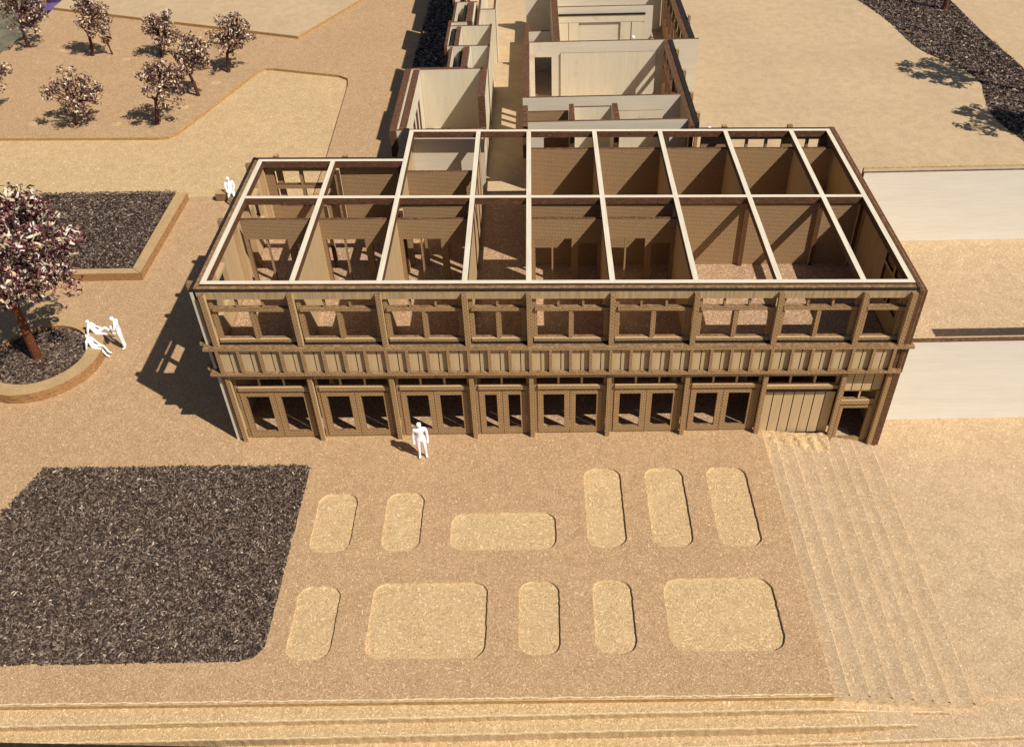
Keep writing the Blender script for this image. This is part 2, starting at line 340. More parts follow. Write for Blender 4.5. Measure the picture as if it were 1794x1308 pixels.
# ------------------------------------------------------------------ soil flakes
def inside(px, py, loop):
    x = np.array([p[0] for p in loop]); y = np.array([p[1] for p in loop]); c = np.zeros(len(px), bool); j = len(x) - 1
    for i in range(len(x)):
        k = ((y[i] > py) != (y[j] > py)) & (px < (x[j] - x[i]) * (py - y[i]) / (y[j] - y[i] + 1e-12) + x[i]); c ^= k; j = i
    return c
def strips(pos, dirs, nrm, length, width, curl):
    """many little bent strips: 6 vertices, 2 quads each"""
    n = len(pos); side = np.cross(dirs, nrm); side /= np.linalg.norm(side, axis=1)[:, None] + 1e-9
    L, W, Cc = length[:, None], width[:, None], curl[:, None]
    a = pos - dirs * L / 2; c = pos + dirs * L / 2; m_ = pos + nrm * Cc * L
    V = np.stack([a - side * W * .25, a + side * W * .25, m_ - side * W / 2, m_ + side * W / 2, c - side * W * .25, c + side * W * .25], 1).reshape(-1, 3)
    base = (np.arange(n) * 6)[:, None]
    F = np.concatenate([base + [0, 1, 3, 2], base + [2, 3, 5, 4]], 1).reshape(-1, 4)
    return V, F
def mesh_np(name, V, F, mat):
    me = bpy.data.meshes.new(name); me.vertices.add(len(V)); me.vertices.foreach_set('co', V.ravel())
    me.loops.add(F.size); me.loops.foreach_set('vertex_index', F.ravel().astype(np.int32))
    me.polygons.add(len(F)); me.polygons.foreach_set('loop_start', np.arange(0, F.size, F.shape[1], dtype=np.int32))
    me.update(calc_edges=True); me.validate(); me.materials.append(M[mat]); return me
def soil(name, loop, z, n, size, seed, label, mound=0.0, group=None):
    g = np.random.default_rng(seed); xs = [p[0] for p in loop]; ys = [p[1] for p in loop]
    px = g.uniform(min(xs), max(xs), n * 2); py = g.uniform(min(ys), max(ys), n * 2); k = inside(px, py, loop); px = px[k][:n]; py = py[k][:n]; n = len(px)
    lump = mound * (0.5 + 0.5 * np.sin(px * 1.7 + 2 * np.sin(py * 1.1)) * np.cos(py * 2.3 + px))
    P = np.stack([px, py, z + lump + g.uniform(0.0, 0.09, n)], 1)
    a = g.uniform(0, 2 * np.pi, n); tl = g.normal(0, .24, n)
    D = np.stack([np.cos(a) * np.cos(tl), np.sin(a) * np.cos(tl), np.sin(tl)], 1)
    up = np.stack([g.normal(0, .45, n), g.normal(0, .45, n), np.ones(n)], 1); up -= D * (up * D).sum(1)[:, None]; up /= np.linalg.norm(up, axis=1)[:, None]
    V, F = strips(P, D, up, size * g.uniform(.55, 1.5, n), size * g.uniform(.2, .5, n), g.uniform(.0, .25, n))
    o = link(name, mesh_np(name, V, F, 'flake'), kind='stuff', label=label, category='soil')
    return o
def bedbase(loop, z0, z1): MB().panel([loop], 'z', z0, z1, 'soil', 'soil').build('soil_bed', kind='structure')
bedbase(rough_loop([(-2.5 + (x + 2.5) * .985, -5.5 + (y + 5.5) * .985) for x, y in BED1], .07, .2, 5), -0.071, -0.04)
soil('bark_flakes', BED1, -0.05, 44000, 0.115, 1, 'dark brown bark flakes filling the large front left bed')
BED2 = [(-40, 10.3), (-7.72, 10.2), (-7.72, 17.2), (-40, 17.2)]
bedbase(BED2, 0.004, 0.28)
soil('bark_flakes', [(-18, 10.4), (-7.75, 10.25), (-7.75, 17.3), (-18, 17.3)], 0.28, 27000, 0.14, 2, 'dark brown bark flakes inside the planter at the left', 0.04)
cx, cy = -9.35, 4.2
ring = lambda r, n=40, ph=0.0: [(cx + r * math.cos(6.28318 * k / n + ph), cy + r * math.sin(6.28318 * k / n + ph)) for k in range(n)]
bedbase(ring(1.86), 0.004, 0.22)
soil('bark_flakes', ring(1.83), 0.21, 7500, 0.14, 3, 'dark brown bark flakes inside the round planter', 0.05)
bedbase(PATH, 3.2, 3.44)
soil('bark_flakes', PATH, 3.43, 20000, 0.2, 4, 'winding band of dark bark flakes on the upper right ground')
STRIP = [(2.75, 31), (5.6, 31), (5.6, 54), (2.9, 54)]
bedbase(STRIP, 0.063, 0.10)
soil('bark_flakes', STRIP, 0.1, 4500, 0.3, 5, 'narrow bed of bark flakes in shadow beside the long wing')

# planter kerbs
t = thing('planter_edge', 'straight tan kerb round the dark planter bed at the left', 'kerb', (-7.4, 10, 0))
b = MB(); b.panel([[(-40, 10.35), (-7.64, 10.25), (-7.16, 9.86), (-40, 9.95)]], 'z', 0.003, 0.40, 'curb', 'curbedge'); b.build('front_board', t)
b = MB(); b.panel([[(-7.62, 10.26), (-7.15, 9.87), (-7.10, 17.0), (-7.66, 17.0)]], 'z', 0.003, 0.403, 'curb', 'curbedge'); b.build('side_board', t)
t = thing('round_planter', 'round tan ring planter holding the big blossom tree', 'planter', (cx, cy, 0))
b = MB(); b.panel([ring(2.45, 26), ring(1.87, 40)], 'z', 0.003, 0.22, 'curb', 'curbedge'); b.build('lower_ring', t)
b = MB(); b.panel([ring(2.47, 22, .1), ring(1.85, 40)], 'z', 0.228, 0.45, 'curb', 'curbedge'); b.build('upper_ring', t)

# ------------------------------------------------------------------ the main building
X = [0, 2.82, 5.61, 8.34, 10.39, 13.06, 15.73, 18.40, 21.08, 22.6]
ZR = 6.48; ZB = 6.21; Y1 = 5.35; Y2 = 10.66; Y3 = 8.16
main = thing('model_building', 'two storey plywood model building with open roof grid in the middle', 'model building', (11, 5, 0))
def P_(b, name, **k): return b.build(name, main, True, **k)
# roof grid: pale upper faces, scorched cut sides
hw = 0.088
def beam(x0, x1, y0, y1, along):
    b = MB(); mm = 'birch' if along == 'x' else 'birchy'
    b.box(x0, x1, y0, y1, ZB, ZR, 'burnt', 'burnt', mm, 'burnt'); P_(b, 'roof_beam')
for i, x in enumerate(X):
    y1 = Y3 if i < 2 else Y2
    ybreaks = [0 - hw, y1 + hw]
    beam(x - hw, x + hw, -hw, y1 + hw, 'y')
def row(y, i0):
    for i in range(i0, 9): beam(X[i] + hw, X[i + 1] - hw, y - hw, y + hw, 'x')
row(0, 0); row(Y1, 0); row(Y2, 2)
for i in (0, 1): beam(X[i] + hw, X[i + 1] - hw, Y3 - hw, Y3 + hw, 'x')

YF0, YF1 = -0.36, -0.16          # front facade sheet
def sheet(name, loops, axis, a0, a1, mf='facade', me='brownedge', **k): return P_(MB().panel(loops, axis, a0, a1, mf, me), name, **k)
# top fascia band with charred upper edge
b = MB(); b.box(-0.36, 22.72, YF0, YF0 + .1, 6.07, 6.36, 'facade', 'facade', 'black'); P_(b, 'fascia_board')
b = MB(); b.box(-0.36, 22.72, YF0 - .005, YF0 + .10, 6.362, 6.40, 'black'); P_(b, 'charred_trim')
b = MB(); b.box(-0.175, 22.69, -0.255, -0.105, 6.03, 6.41, 'brownedge'); P_(b, 'inner_trim')
# front pilasters
for x in X:
    xx = x + (0 if x > 0 else 0.02)
    b = MB(); b.box(xx - .085, xx + .085, -.52, YF0 - .002, 4.26, 6.33, 'tan', 'brick', 'brownedge'); P_(b, 'pilaster')
    zb = 0.003 if x < 20 else -0.72
    b = MB(); b.box(xx - .075, xx + .075, -.50, YF0 - .002, zb, 2.99, 'tan', 'brick', 'birch'); P_(b, 'pilaster')
# ledges
b = MB(); b.box(-.42, 23.05, -.62, YF1, 4.15, 4.255, 'brownedge', 'brick', 'brownedge'); P_(b, 'ledge')
b = MB(); b.box(-.42, 22.85, -.64, YF1, 3.09, 3.19, 'brownedge', 'brick', 'brownedge'); P_(b, 'ledge')
b = MB(); b.box(-.2, 22.6, -.40, YF1, 4.262, 4.30, 'black'); P_(b, 'charred_trim')
# spandrel: backing, planks one by one, battens
b = MB(); b.box(-.2, 22.7, -.47, -.36, 3.195, 4.148, 'burnt'); P_(b, 'backing')
def shared_plank(wd, h, th=0.035, mt='plank'):
    b = MB(); b.box(-wd / 2, wd / 2, -th, 0, 0, h, 'burnt', mt, 'burnt'); return b.mesh('plank')
bat = MB().box(-.05, .05, -.15, 0, 0, .95, 'brownedge', 'brick', 'brownedge').mesh('batten')
blk = MB().box(-.09, .09, -.05, 0, 0, .06, 'brownedge', 'brick', 'brownedge').mesh('block')
for i in range(9):
    n = [4, 4, 4, 3, 4, 4, 4, 4, 2][i]; s = (X[i + 1] - X[i]) / n if i < 8 else 0.68
    for k in range(n if i < 8 else 2):
        x0 = X[i] + k * s
        pm = shared_plank(s * 0.5 - .045, .95) if k == 0 else pm
        for q in (0.27, 0.75):
            xx = x0 + s * q; o = link('plank', pm, main, (xx, -.472 - rnd.uniform(.0, .012), 3.195 + warp(xx, 3.19)))
        link('batten', bat, main, (x0, -.475, 3.195 + warp(x0, 3.19)))
        if k: link('block', blk, main, (x0 + .07, -.58, 3.195 + warp(x0, 3.19)))
link('batten', bat, main, (21.08 + 1.36, -.475, 3.195 + warp(22.4, 3.19)))
# upper windows
def upper_window(i):
    x0, x1 = X[i] + .085, X[i + 1] - .085
    b = MB(); narrow = i == 3; last = i == 8
    xo0, xo1 = x0 + .17, x1 - .17; zt0, zt1, zs0, zs1 = 5.70, 6.07, 4.36, 5.54
    holes = []
    ws = 1 if last else 2
    mid = (xo0 + xo1) / 2
    if last: holes.append([(xo0, zs0 + .1), (xo1, zs0 + .1), (xo1, zs1), (xo0, zs1)])
    else:
        holes.append([(xo0, zs0 + .1), (mid - .1, zs0 + .1), (mid - .1, zs1), (xo0, zs1)])
        holes.append([(mid + .1, zs0 + .1), (xo1, zs0 + .1), (xo1, zs1), (mid + .1, zs1)])
    holes.append([(xo0 - .03, zt0), (xo1 + .03, zt0), (xo1 + .03, zt1 - .012), (xo0 - .03, zt1 - .012)])
    fr = P_(MB().panel([[(x0, 4.31), (x1, 4.31), (x1, zt1), (x0, zt1)]] + holes, 'y', YF0 + .09, YF1 - .01, 'brick', 'brownedge'), 'window_frame')
    f2 = MB(); sgn = []
    # raised casement frames, a rail and a sill proud of the frame
    if not last: link('mullion', MB().box(mid - .065, mid + .065, YF0 + .03, YF0 + .088, zs0 + .1, zs1, 'brownedge', 'brick', 'brownedge').mesh('mullion', True), fr)
    link('rail', MB().box(x0 + .1, x1 - .002, YF0 + .02, YF0 + .087, zs1 + .03, zt0 - .01, 'brick', 'brick', 'brownedge').mesh('rail', True), fr)
    link('sill', MB().box(x0 + .05, x1 - .002, YF0 + .01, YF0 + .086, zs0 - .03, zs0 + .085, 'brick', 'brick', 'tan').mesh('sill', True), fr)
    if not last:
        for k in ([.5] if narrow else [1 / 3, 2 / 3]):
            xm = x0 + .05 + (x1 - x0 - .1) * k
            link('mullion', MB().box(xm - .035, xm + .035, YF0 + .07, YF1 - .02, zt0, zt1 - .012, 'brownedge', 'brick', 'brownedge').mesh('mullion', True), fr)
for i in range(9): upper_window(i)
# lower fascia and openings
def lower_bay(i):
    x0, x1 = X[i] + .077, X[i + 1] - .077
    ya, yb = YF0 + .09, YF1 - .01
    if i < 8:
        P_(MB().box(x0, x1, YF0 + .04, YF1, 2.70, 3.05, 'facade', 'facade', 'brownedge'), 'fascia_board')
    if i < 7:
        zt0, zt1, zr = 2.36, 2.70, 2.06
        fr = P_(MB().panel([[(x0, .005), (x1, .005), (x1, zt1), (x0, zt1)], [(x0 + .13, .05), (x1 - .13, .05), (x1 - .13, zr), (x0 + .13, zr)],
                            [(x0 + .1, zt0), (x1 - .1, zt0), (x1 - .1, zt1 - .012), (x0 + .1, zt1 - .012)]], 'y', ya, yb, 'brick', 'brownedge'), 'door_frame')
        link('rail', MB().box(x0 + .14, x1 - .01, ya - .07, ya - .003, zr + .12, zt0 - .02, 'brick', 'brick', 'tan').mesh('rail', True), fr)
        for k in ([.5] if i == 3 else [1 / 3, 2 / 3]):
            xm = x0 + .05 + (x1 - x0 - .1) * k
            link('mullion', MB().box(xm - .035, xm + .035, ya + .01, yb - .01, zt0, zt1 - .012, 'brownedge', 'tan', 'brownedge').mesh('mullion', True), fr)
        mid = (x0 + x1) / 2
        for a, c in ((x0 + .135, mid - .008), (mid + .008, x1 - .135)):
            st = .19
            P_(MB().panel([[(a, .055), (c, .055), (c, zr - .005), (a, zr - .005)], [(a + st, .30), (c - st, .30), (c - st, zr - .15), (a + st, zr - .15)]], 'y', ya - .03, yb - .03, 'brick', 'brownedge'), 'door')
    elif i == 7:
        fr = P_(MB().panel([[(x0, 2.02), (x1, 2.02), (x1, 2.70), (x0, 2.70)], [(x0 + .08, 2.30), (x1 - .12, 2.30), (x1 - .12, 2.688), (x0 + .08, 2.688)]], 'y', ya, yb, 'brick', 'brownedge'), 'window_frame')
        link('sill', MB().box(x0 + .03, x1 - .01, ya - .09, ya - .003, 2.10, 2.25, 'brick', 'brick', 'tan').mesh('sill', True), fr)
        link('charred_trim', MB().box(x0 + .02, x1 - .01, ya - .1, ya + .02, 1.97, 2.018, 'black').mesh('charred_trim', True), fr)
        for k in (1 / 3, 2 / 3):
            xm = x0 + (x1 - x0) * k
            link('mullion', MB().box(xm - .035, xm + .035, ya + .01, yb - .01, 2.30, 2.688, 'brownedge', 'tan', 'brownedge').mesh('mullion', True), fr)
        P_(MB().box(x0, x1, -.2, -.12, -.6, 2.0, 'burnt'), 'backing')
        n = 7; s = (x1 - x0) / n; pm = shared_plank(s - .035, 2.1)
        for k in range(n):
            xx = x0 + s * (k + .5); link('plank', pm, main, (xx, -.21 - rnd.uniform(0, .01), -.15 + warp(xx, .3)))
    else:
        P_(MB().box(x0, x1, -.2, -.12, 1.9, 3.05, 'burnt'), 'backing')
        n = 4; s = (x1 - x0) / n; pm = shared_plank(s - .03, 1.1)
        for k in range(n):
            xx = x0 + s * (k + .5); link('plank', pm, main, (xx, -.21 - rnd.uniform(0, .01), 1.93 + warp(xx, 1.9)))
        fr = P_(MB().panel([[(x0, -.70), (x1, -.70), (x1, 1.92), (x0, 1.92)], [(x0 + .12, 1.52), (x1 - .12, 1.52), (x1 - .12, 1.90), (x0 + .12, 1.90)], [(x0 + .1, -.66), (x1 - .1, -.66), (x1 - .1, 1.2), (x0 + .1, 1.2)]], 'y', ya, yb, 'brick', 'brownedge'), 'door_frame')
        link('rail', MB().box(x0 + .05, x1 - .3, ya - .06, ya - .003, 1.28, 1.48, 'brick', 'brick', 'tan').mesh('rail', True), fr)
        xm = (x0 + x1) / 2
        link('mullion', MB().box(xm - .03, xm + .03, ya + .01, yb - .01, 1.52, 1.90, 'brownedge', 'tan', 'brownedge').mesh('mullion', True), fr)
        P_(MB().panel([[(x0 + .105, -.655), (x1 - .105, -.655), (x1 - .105, 1.195), (x0 + .105, 1.195)], [(x0 + .22, -.45), (x1 - .25, -.45), (x1 - .25, 1.08), (x0 + .22, 1.08)]], 'y', ya - .03, yb - .03, 'brick', 'brownedge'), 'door')
for i in range(9): lower_bay(i)

# floors
P_(MB().panel([[(-.14, -.13), (22.68, -.13), (22.68, Y2 + .25), (5.45, Y2 + .25), (5.45, Y3 + .1), (-.14, Y3 + .1)]], 'z', 3.22, 3.5, 'floor', 'burnt'), 'upper_floor')
P_(MB().panel([R4(-.1, 18.6, -.1, 6.2)], 'z', 0.003, 0.02, 'floor', 'floor'), 'ground_floor')
P_(MB().panel([R4(18.6, 22.68, -.1, 6.2)], 'z', -0.78, -0.6, 'floor', 'floor'), 'ground_floor')
P_(MB().box(-.14, 22.68, 6.2, 6.4, -.7, 3.21, 'tan'), 'back_wall')
for x in (2.82, 8.34, 10.39, 15.73, 18.4, 21.0): P_(MB().box(x - .08, x + .08, 1.9, 6.19, -.7 if x > 18 else .021, 3.21, 'tan'), 'partition_wall')
# left wall: pale end face, windows
def zl(a, c, z0, z1): return [(a, z0), (c, z0), (c, z1), (a, z1)]
def side_win(y0, y1, z0, z1, n=2):
    m_ = (y0 + y1) / 2; zr = z0 + (z1 - z0) * .68
    return [zl(y0, m_ - .07, z0, zr - .06), zl(m_ + .07, y1, z0, zr - .06), zl(y0, m_ - .07, zr + .06, z1), zl(m_ + .07, y1, zr + .06, z1)]
P_(MB().panel([zl(-.36, Y3 + .32, 3.19, 6.36)] + side_win(.45, 2.55, 4.3, 6.0) + side_win(5.7, 7.7, 4.3, 6.0), 'x', -.36, -.18, 'tan', 'tan'), 'side_wall')
P_(MB().box(-.358, -.25, -.366, -.361, 3.2, 6.36, 'grey'), 'end_strip')
P_(MB().box(-.365, -.265, -.355, Y3 + .32, 6.362, 6.44, 'black'), 'charred_trim'); P_(MB().box(-.262, -.18, -.25, Y3 + .25, 6.362, 6.42, 'brownedge'), 'inner_trim')
P_(MB().box(-.175, -.105, -.1, Y3 + .1, 6.02, 6.43, 'brownedge'), 'inner_trim')
P_(MB().box(-.34, -.16, -.355, 6.3, .003, 3.06, 'tan'), 'side_wall'); P_(MB().box(-.335, -.23, -.362, -.356, .004, 3.05, 'grey'), 'end_strip')
for y in (.1, 3.9, 5.4, 8.0):
    P_(MB().box(-.56, -.362, y - .1, y + .1, 4.2, 6.42, 'brick', 'brick', 'brownedge'), 'pilaster')
    P_(MB().box(-.17, .02, y + .05, y + .25, 3.505, 6.2, 'tan'), 'post')
for z in (4.14, 3.07): P_(MB().box(-.60, -.362, -.3, Y3 + .3, z, z + .12, 'brick', 'brick', 'brownedge'), 'ledge')
# notch back wall and return
P_(MB().panel([zl(-.175, 5.25, 3.505, 6.36)] + [zl(.35, 1.35, 5.35, 5.95), zl(1.47, 2.5, 5.35, 5.95), zl(.35, 1.35, 4.4, 5.18), zl(1.47, 2.5, 4.4, 5.18)], 'y', Y3 + .12, Y3 + .30, 'brickin', 'burnt'), 'brick_wall')
P_(MB().box(-.36, 5.25, Y3 + .12, Y3 + .30, 6.36, 6.44, 'black'), 'charred_trim')
for x in (.5, 3.2): P_(MB().box(x - .1, x + .1, Y3 + .302, Y3 + .5, 3.5, 6.5, 'brick'), 'pilaster')
P_(MB().box(5.25, 5.47, Y3 + .12, Y2 + .3, 3.505, 6.36, 'tan', 'burnt'), 'side_wall')
P_(MB().box(5.25, 5.47, Y3 + .12, Y2 + .3, 6.36, 6.45, 'black'), 'charred_trim')
# right wall: thick scorched plywood end
rw = P_(MB().panel([zl(-.50, Y2 + .35, 3.0, 6.44)] + side_win(.75, 2.6, 4.35, 6.0), 'x', 22.74, 22.95, 'tan', 'burnt'), 'end_wall')
P_(MB().box(22.72, 22.83, -.50, 6.3, -.72, 2.995, 'tan', 'burnt'), 'end_wall')
P_(MB().box(22.835, 22.93, -.47, 6.3, -.72, 2.997, 'tan', 'burnt'), 'end_wall')
P_(MB().box(22.695, 22.735, -.40, -.12, 3.3, 6.35, 'cream', 'cream'), 'trim_strip')
P_(MB().box(22.83, 22.85, -.505, Y2 + .36, 3.0, 6.45, 'curbedge', 'curbedge'), 'ply_layer')
P_(MB().box(22.702, 22.738, -.1, Y2 + .1, 6.05, 6.41, 'brownedge'), 'inner_trim')
# back wall of the right part: sill wall and clerestory
bw = P_(MB().panel([zl(17.5, 22.72, 3.505, 6.36)] + [zl(18.6, 19.35, 5.3, 6.0), zl(19.45, 20.15, 5.3, 6.0), zl(20.25, 20.85, 5.3, 6.0), zl(21.35, 21.85, 5.3, 6.0), zl(21.95, 22.4, 5.3, 6.0), zl(18.6, 20.85, 4.3, 5.15), zl(21.35, 22.4, 4.3, 5.15)], 'y', Y2 + .12, Y2 + .30, 'brickin', 'burnt'), 'brick_wall')
P_(MB().box(17.2, 22.72, Y2 + .12, Y2 + .30, 6.36, 6.44, 'black'), 'charred_trim')
for x in (18.45, 21.15): P_(MB().box(x - .1, x + .1, Y2 + .302, Y2 + .5, 3.5, 6.5, 'brick'), 'pilaster')
# upper partitions
ZP = 6.19
YA = 4.32
for i in (0, 1, 2, 4, 5):
    x0, x1 = X[i] + .06, X[i + 1] - .06; s = x1 - x0
    l = [(x0, 3.505), (x0 + .14, 3.505), (x0 + .14, 5.38), (x0 + .575 * s, 5.38), (x0 + .575 * s, 3.505), (x0 + .67 * s, 3.505), (x0 + .67 * s, 5.17), (x1 - .14, 5.17), (x1 - .14, 3.505), (x1, 3.505), (x1, ZP), (x0, ZP)]
    w_ = P_(MB().panel([l], 'y', YA - .07, YA + .07, 'brickin', 'burnt'), 'brick_wall')
    xp = x0 + .30 * s
    link('mullion', MB().box(xp - .03, xp + .03, YA - .06, YA + .06, 3.505, 5.375, 'brownedge', 'brick').mesh('mullion', True), w_)
for i in (4, 5, 6, 7, 8):
    x0, x1 = X[i] + .06, X[i + 1] - .06
    P_(MB().panel([zl(x0, x1, 3.505, ZP)], 'y', Y1 - .02, Y1 + .12, 'brickin', 'burnt'), 'brick_wall')
    P_(MB().panel([zl(x0, x1, 3.505, ZP)], 'y', 9.58, 9.72, 'brickin', 'burnt'), 'brick_wall')
x0, x1 = X[2] + .06, X[3] - .06
P_(MB().panel([[(x0, 3.505), (x0 + .3, 3.505), (x0 + .3, 5.0), (x0 + .75, 5.0), (x0 + .75, 3.505), (x0 + .85, 3.505), (x0 + .85, 5.0), (x1 - 1.1, 5.0), (x1 - 1.1, 3.9), (x1 - .85, 3.9), (x1 - .85, 5.0), (x1 - .2, 5.0), (x1 - .2, 3.505), (x1, 3.505), (x1, ZP), (x0, ZP)]], 'y', Y1 - .02, Y1 + .12, 'brickin', 'burnt'), 'brick_wall')
P_(MB().panel([zl(X[2] + .06, X[3] - .06, 3.505, ZP)], 'y', 7.72, 7.86, 'brickin', 'burnt'), 'brick_wall')
for i in (1, 2, 3, 4, 5, 6):
    P_(MB().box(X[i] - .058, X[i] + .058, 0.35, YA + .05 if i not in (5, 6) else Y1, 3.505, ZP - .004, 'tan', 'burnt'), 'partition_wall')
for i, yb in ((2, Y3), (4, 9.6), (5, 9.6), (6, 9.6), (7, 9.6), (8, 9.6)):
    P_(MB().box(X[i] - .058, X[i] + .058, Y1 + .13, yb, 3.505, ZP - .004, 'tan', 'burnt'), 'partition_wall')
for ya, yb in ((5.0, 6.1), (6.5, 7.4), (7.9, 8.9), (9.3, 10.4)):
    P_(MB().box(X[3] - .05, X[3] + .05, ya, yb, 3.505, ZP - .004, 'tan', 'burnt'), 'partition_wall')
for x, y in ((2.95, 5.3), (2.95, 8.0), (18.4, 5.26), (21.08, 5.26), (22.55, 5.26), (8.2, 4.75), (5.75, 4.95)):
    P_(MB().box(x - .07, x + .07, y - .068, y + .068, 3.505, ZP - .006, 'tan', 'burnt'), 'post')
for i in range(9):
    P_(MB().box(X[i] + .1, X[i + 1] - .1, -.150, -.06, 3.505, 4.33, 'tan', 'tan', 'brownedge'), 'sill_wall')

# ------------------------------------------------------------------ the long wing behind
wing = thing('model_wing', 'long single storey plywood wing of roofless rooms behind the building', 'model wing', (10, 18, 3.5))
ZT = 6.42; F = 3.502
def W(name, b, **k): return b.build(name, wing, **k)
def wx(y0, y1, x0, x1, z0=F, z1=ZT, holes=(), mf='cream', me='burnt'):   # wall facing front (thin in y)
    return W('wing_wall', MB().panel([zl(x0, x1, z0, z1)] + list(holes), 'y', y0, y1, mf, me))
def wy(x0, x1, y0, y1, z0=F, z1=ZT, holes=(), mf='cream', me='burnt'):
    return W('wing_wall', MB().panel([zl(y0, y1, z0, z1)] + list(holes), 'x', x0, x1, mf, me))
# right rooms
wx(11.55, 11.68, 10.35, 17.0, holes=[zl(11.0, 16.3, 3.7, 5.72)], mf='grey')
wx(13.95, 14.08, 10.12, 17.02, mf='grey'); W('raised_panel', MB().panel([zl(12.3 + 2.0, 16.3, F, 5.75)], 'y', 13.90, 13.945, 'cream', 'burnt'))
W('brick_wall', MB().panel([zl(10.15, 12.1, F, 6.12)], 'y', 13.15, 13.28, 'brickin', 'burnt'))
wx(13.15, 13.28, 12.35, 13.95, F, 6.30)
wy(12.12, 12.32, 11.75, 13.3, F, 6.40); wy(13.97, 14.2, 11.75, 13.3, F, 6.40)
wy(10.12, 10.34, 11.2, 13.9, F, 6.1, mf='brickin')
wx(20.32, 20.46, 10.14, 18.72, holes=[zl(10.66, 11.5, F + .15, 5.68)], mf='grey'); W('raised_panel', MB().panel([zl(11.95, 16.65, F, 5.88)], 'y', 20.25, 20.315, 'cream', 'brownedge'))
wx(25.2, 25.34, 11.95, 17.0, mf='grey')
for a, c in ((11.98, 12.5), (12.53, 13.05), (15.3, 15.85), (15.9, 16.5)): W('raised_panel', MB().panel([zl(a, c, F, 5.6)], 'y', 25.12, 25.195, 'cream', 'brownedge'))
W('raised_panel', MB().panel([zl(11.96, 16.6, 5.62, 5.98)], 'y', 25.11, 25.195, 'cream', 'brownedge'))
W('charred_trim', MB().box(11.96, 16.6, 25.08, 25.195, 5.99, 6.06, 'black'))
wy(10.12, 10.42, 14.09, 20.31, holes=[zl(16.5, 17.15, 4.1, 5.5), zl(17.2, 17.85, 4.1, 5.5), zl(17.9, 18.6, 4.1, 5.5)])
wy(10.14, 10.36, 20.47, 27.5, F, 4.75); wx(24.0, 24.15, 10.37, 11.5, F, 5.6, mf='grey')
wx(29.5, 29.65, 10.2, 18, mf='grey')
wy(11.6, 11.93, 20.47, 30, mf='cream')
# right outer wall with tall slotted windows and black coping
def slots(y0, y1, z0, z1, n): return [zl(y0 + (y1 - y0) * (k + .05) / n, y0 + (y1 - y0) * (k + .95) / n, z0, z1) for k in range(n)]
wy(17.02, 17.2, 11.0, 20.31, holes=slots(14.5, 20.1, 4.3, 5.3, 5) + slots(14.5, 20.1, 5.4, 6.1, 5), mf='tan')
W('charred_trim', MB().box(17.205, 17.42, 11.1, 20.25, 6.25, 6.45, 'black'))
wy(18.1, 18.25, 20.47, 30.0, holes=slots(21, 29, 4.3, 5.3, 7) + slots(21, 29, 5.4, 6.1, 7), mf='tan')
W('charred_trim', MB().box(18.255, 18.42, 20.47, 30, 6.25, 6.44, 'black')); W('charred_trim', MB().box(18.48, 18.6, 20.47, 30, 6.05, 6.3, 'black'))
for y in (12.0, 14.0, 16.4, 18.9): W('pilaster', MB().box(17.422, 17.56, y - .1, y + .1, F, 6.5, 'brick'))
for y in (23.4,): W('pilaster', MB().box(18.605, 18.72, y - .1, y + .1, F, 6.5, 'brick'))
# left rooms
def thick(x0, x1, y0, y1, z0=F, z1=ZT): W('wing_wall', MB().box(x0, x1, y0, y1, z0, z1, 'cream', 'burnt', 'burnt'))
wy(4.62, 4.92, 10.98, 17.45, 0.07, ZT); W('wing_wall', MB().box(4.95, 4.99, 11.2, 17.3, 3.5, 6.36, 'birchy'))
wy(5.02, 5.32, 11.2, 17.3, F, ZT, holes=[zl(13.2, 13.9, 3.9, 5.6), zl(14.3, 15.0, 3.9, 5.6), zl(15.4, 16.0, 3.9, 5.6)])
wx(11.02, 11.16, 4.93, 8.5, 0.07, ZT, mf='grey')
wx(17.25, 17.38, 5.33, 8.25); wx(17.42, 17.58, 4.93, 7.4, 0.07, 6.40)
wy(8.14, 8.46, 14.2, 17.5, F, ZT); wy(8.20, 8.44, 11.17, 14.19, F, 5.0)
wx(20.05, 20.18, 6.4, 8.5, mf='grey'); wx(22.75, 22.88, 6.3, 8.5)
wy(8.38, 8.5, 17.51, 23.0, F, ZT)
wy(6.25, 6.4, 20.0, 23.6, 0.07, ZT); wx(23.3, 23.45, 6.41, 7.2, 0.07, ZT)
wy(6.55, 6.68, 17.6, 19.99, 0.07, ZT)
wy(6.72, 6.95, 20.19, 22.7); W('charred_trim', MB().box(6.48, 6.66, 20.2, 23.2, 3.6, 6.3, 'black'))
thick(7.2, 7.5, 17.6, 20.0); W('wing_wall', MB().box(7.53, 7.58, 17.6, 20.0, F, 6.4, 'birchy')); W('charred_trim', MB().box(6.95, 7.14, 17.6, 20.0, 3.6, 6.2, 'black'))
wy(6.4, 6.53, 23.46, 26.4, 0.07, ZT); wx(26.3, 26.45, 6.54, 7.6, 0.07, ZT)
thick(7.12, 7.45, 23.46, 26.29); W('wing_wall', MB().box(7.47, 7.52, 23.46, 26.2, F, 6.4, 'birchy')); W('charred_trim', MB().box(6.9, 7.06, 23.5, 26.2, 3.6, 6.3, 'black'))
thick(7.68, 7.82, 22.9, 33.0); wx(25.1, 25.24, 7.83, 8.6, F, ZT); wy(8.5, 8.62, 25.25, 27.5)
for y0, y1, xa in ((26.46, 29.9, 6.25), (29.91, 33.2, 6.6), (33.21, 36.6, 6.25), (36.61, 40, 6.6), (40.01, 43.5, 6.25)): wy(xa, xa + .14, y0, y1, 0.07, ZT)

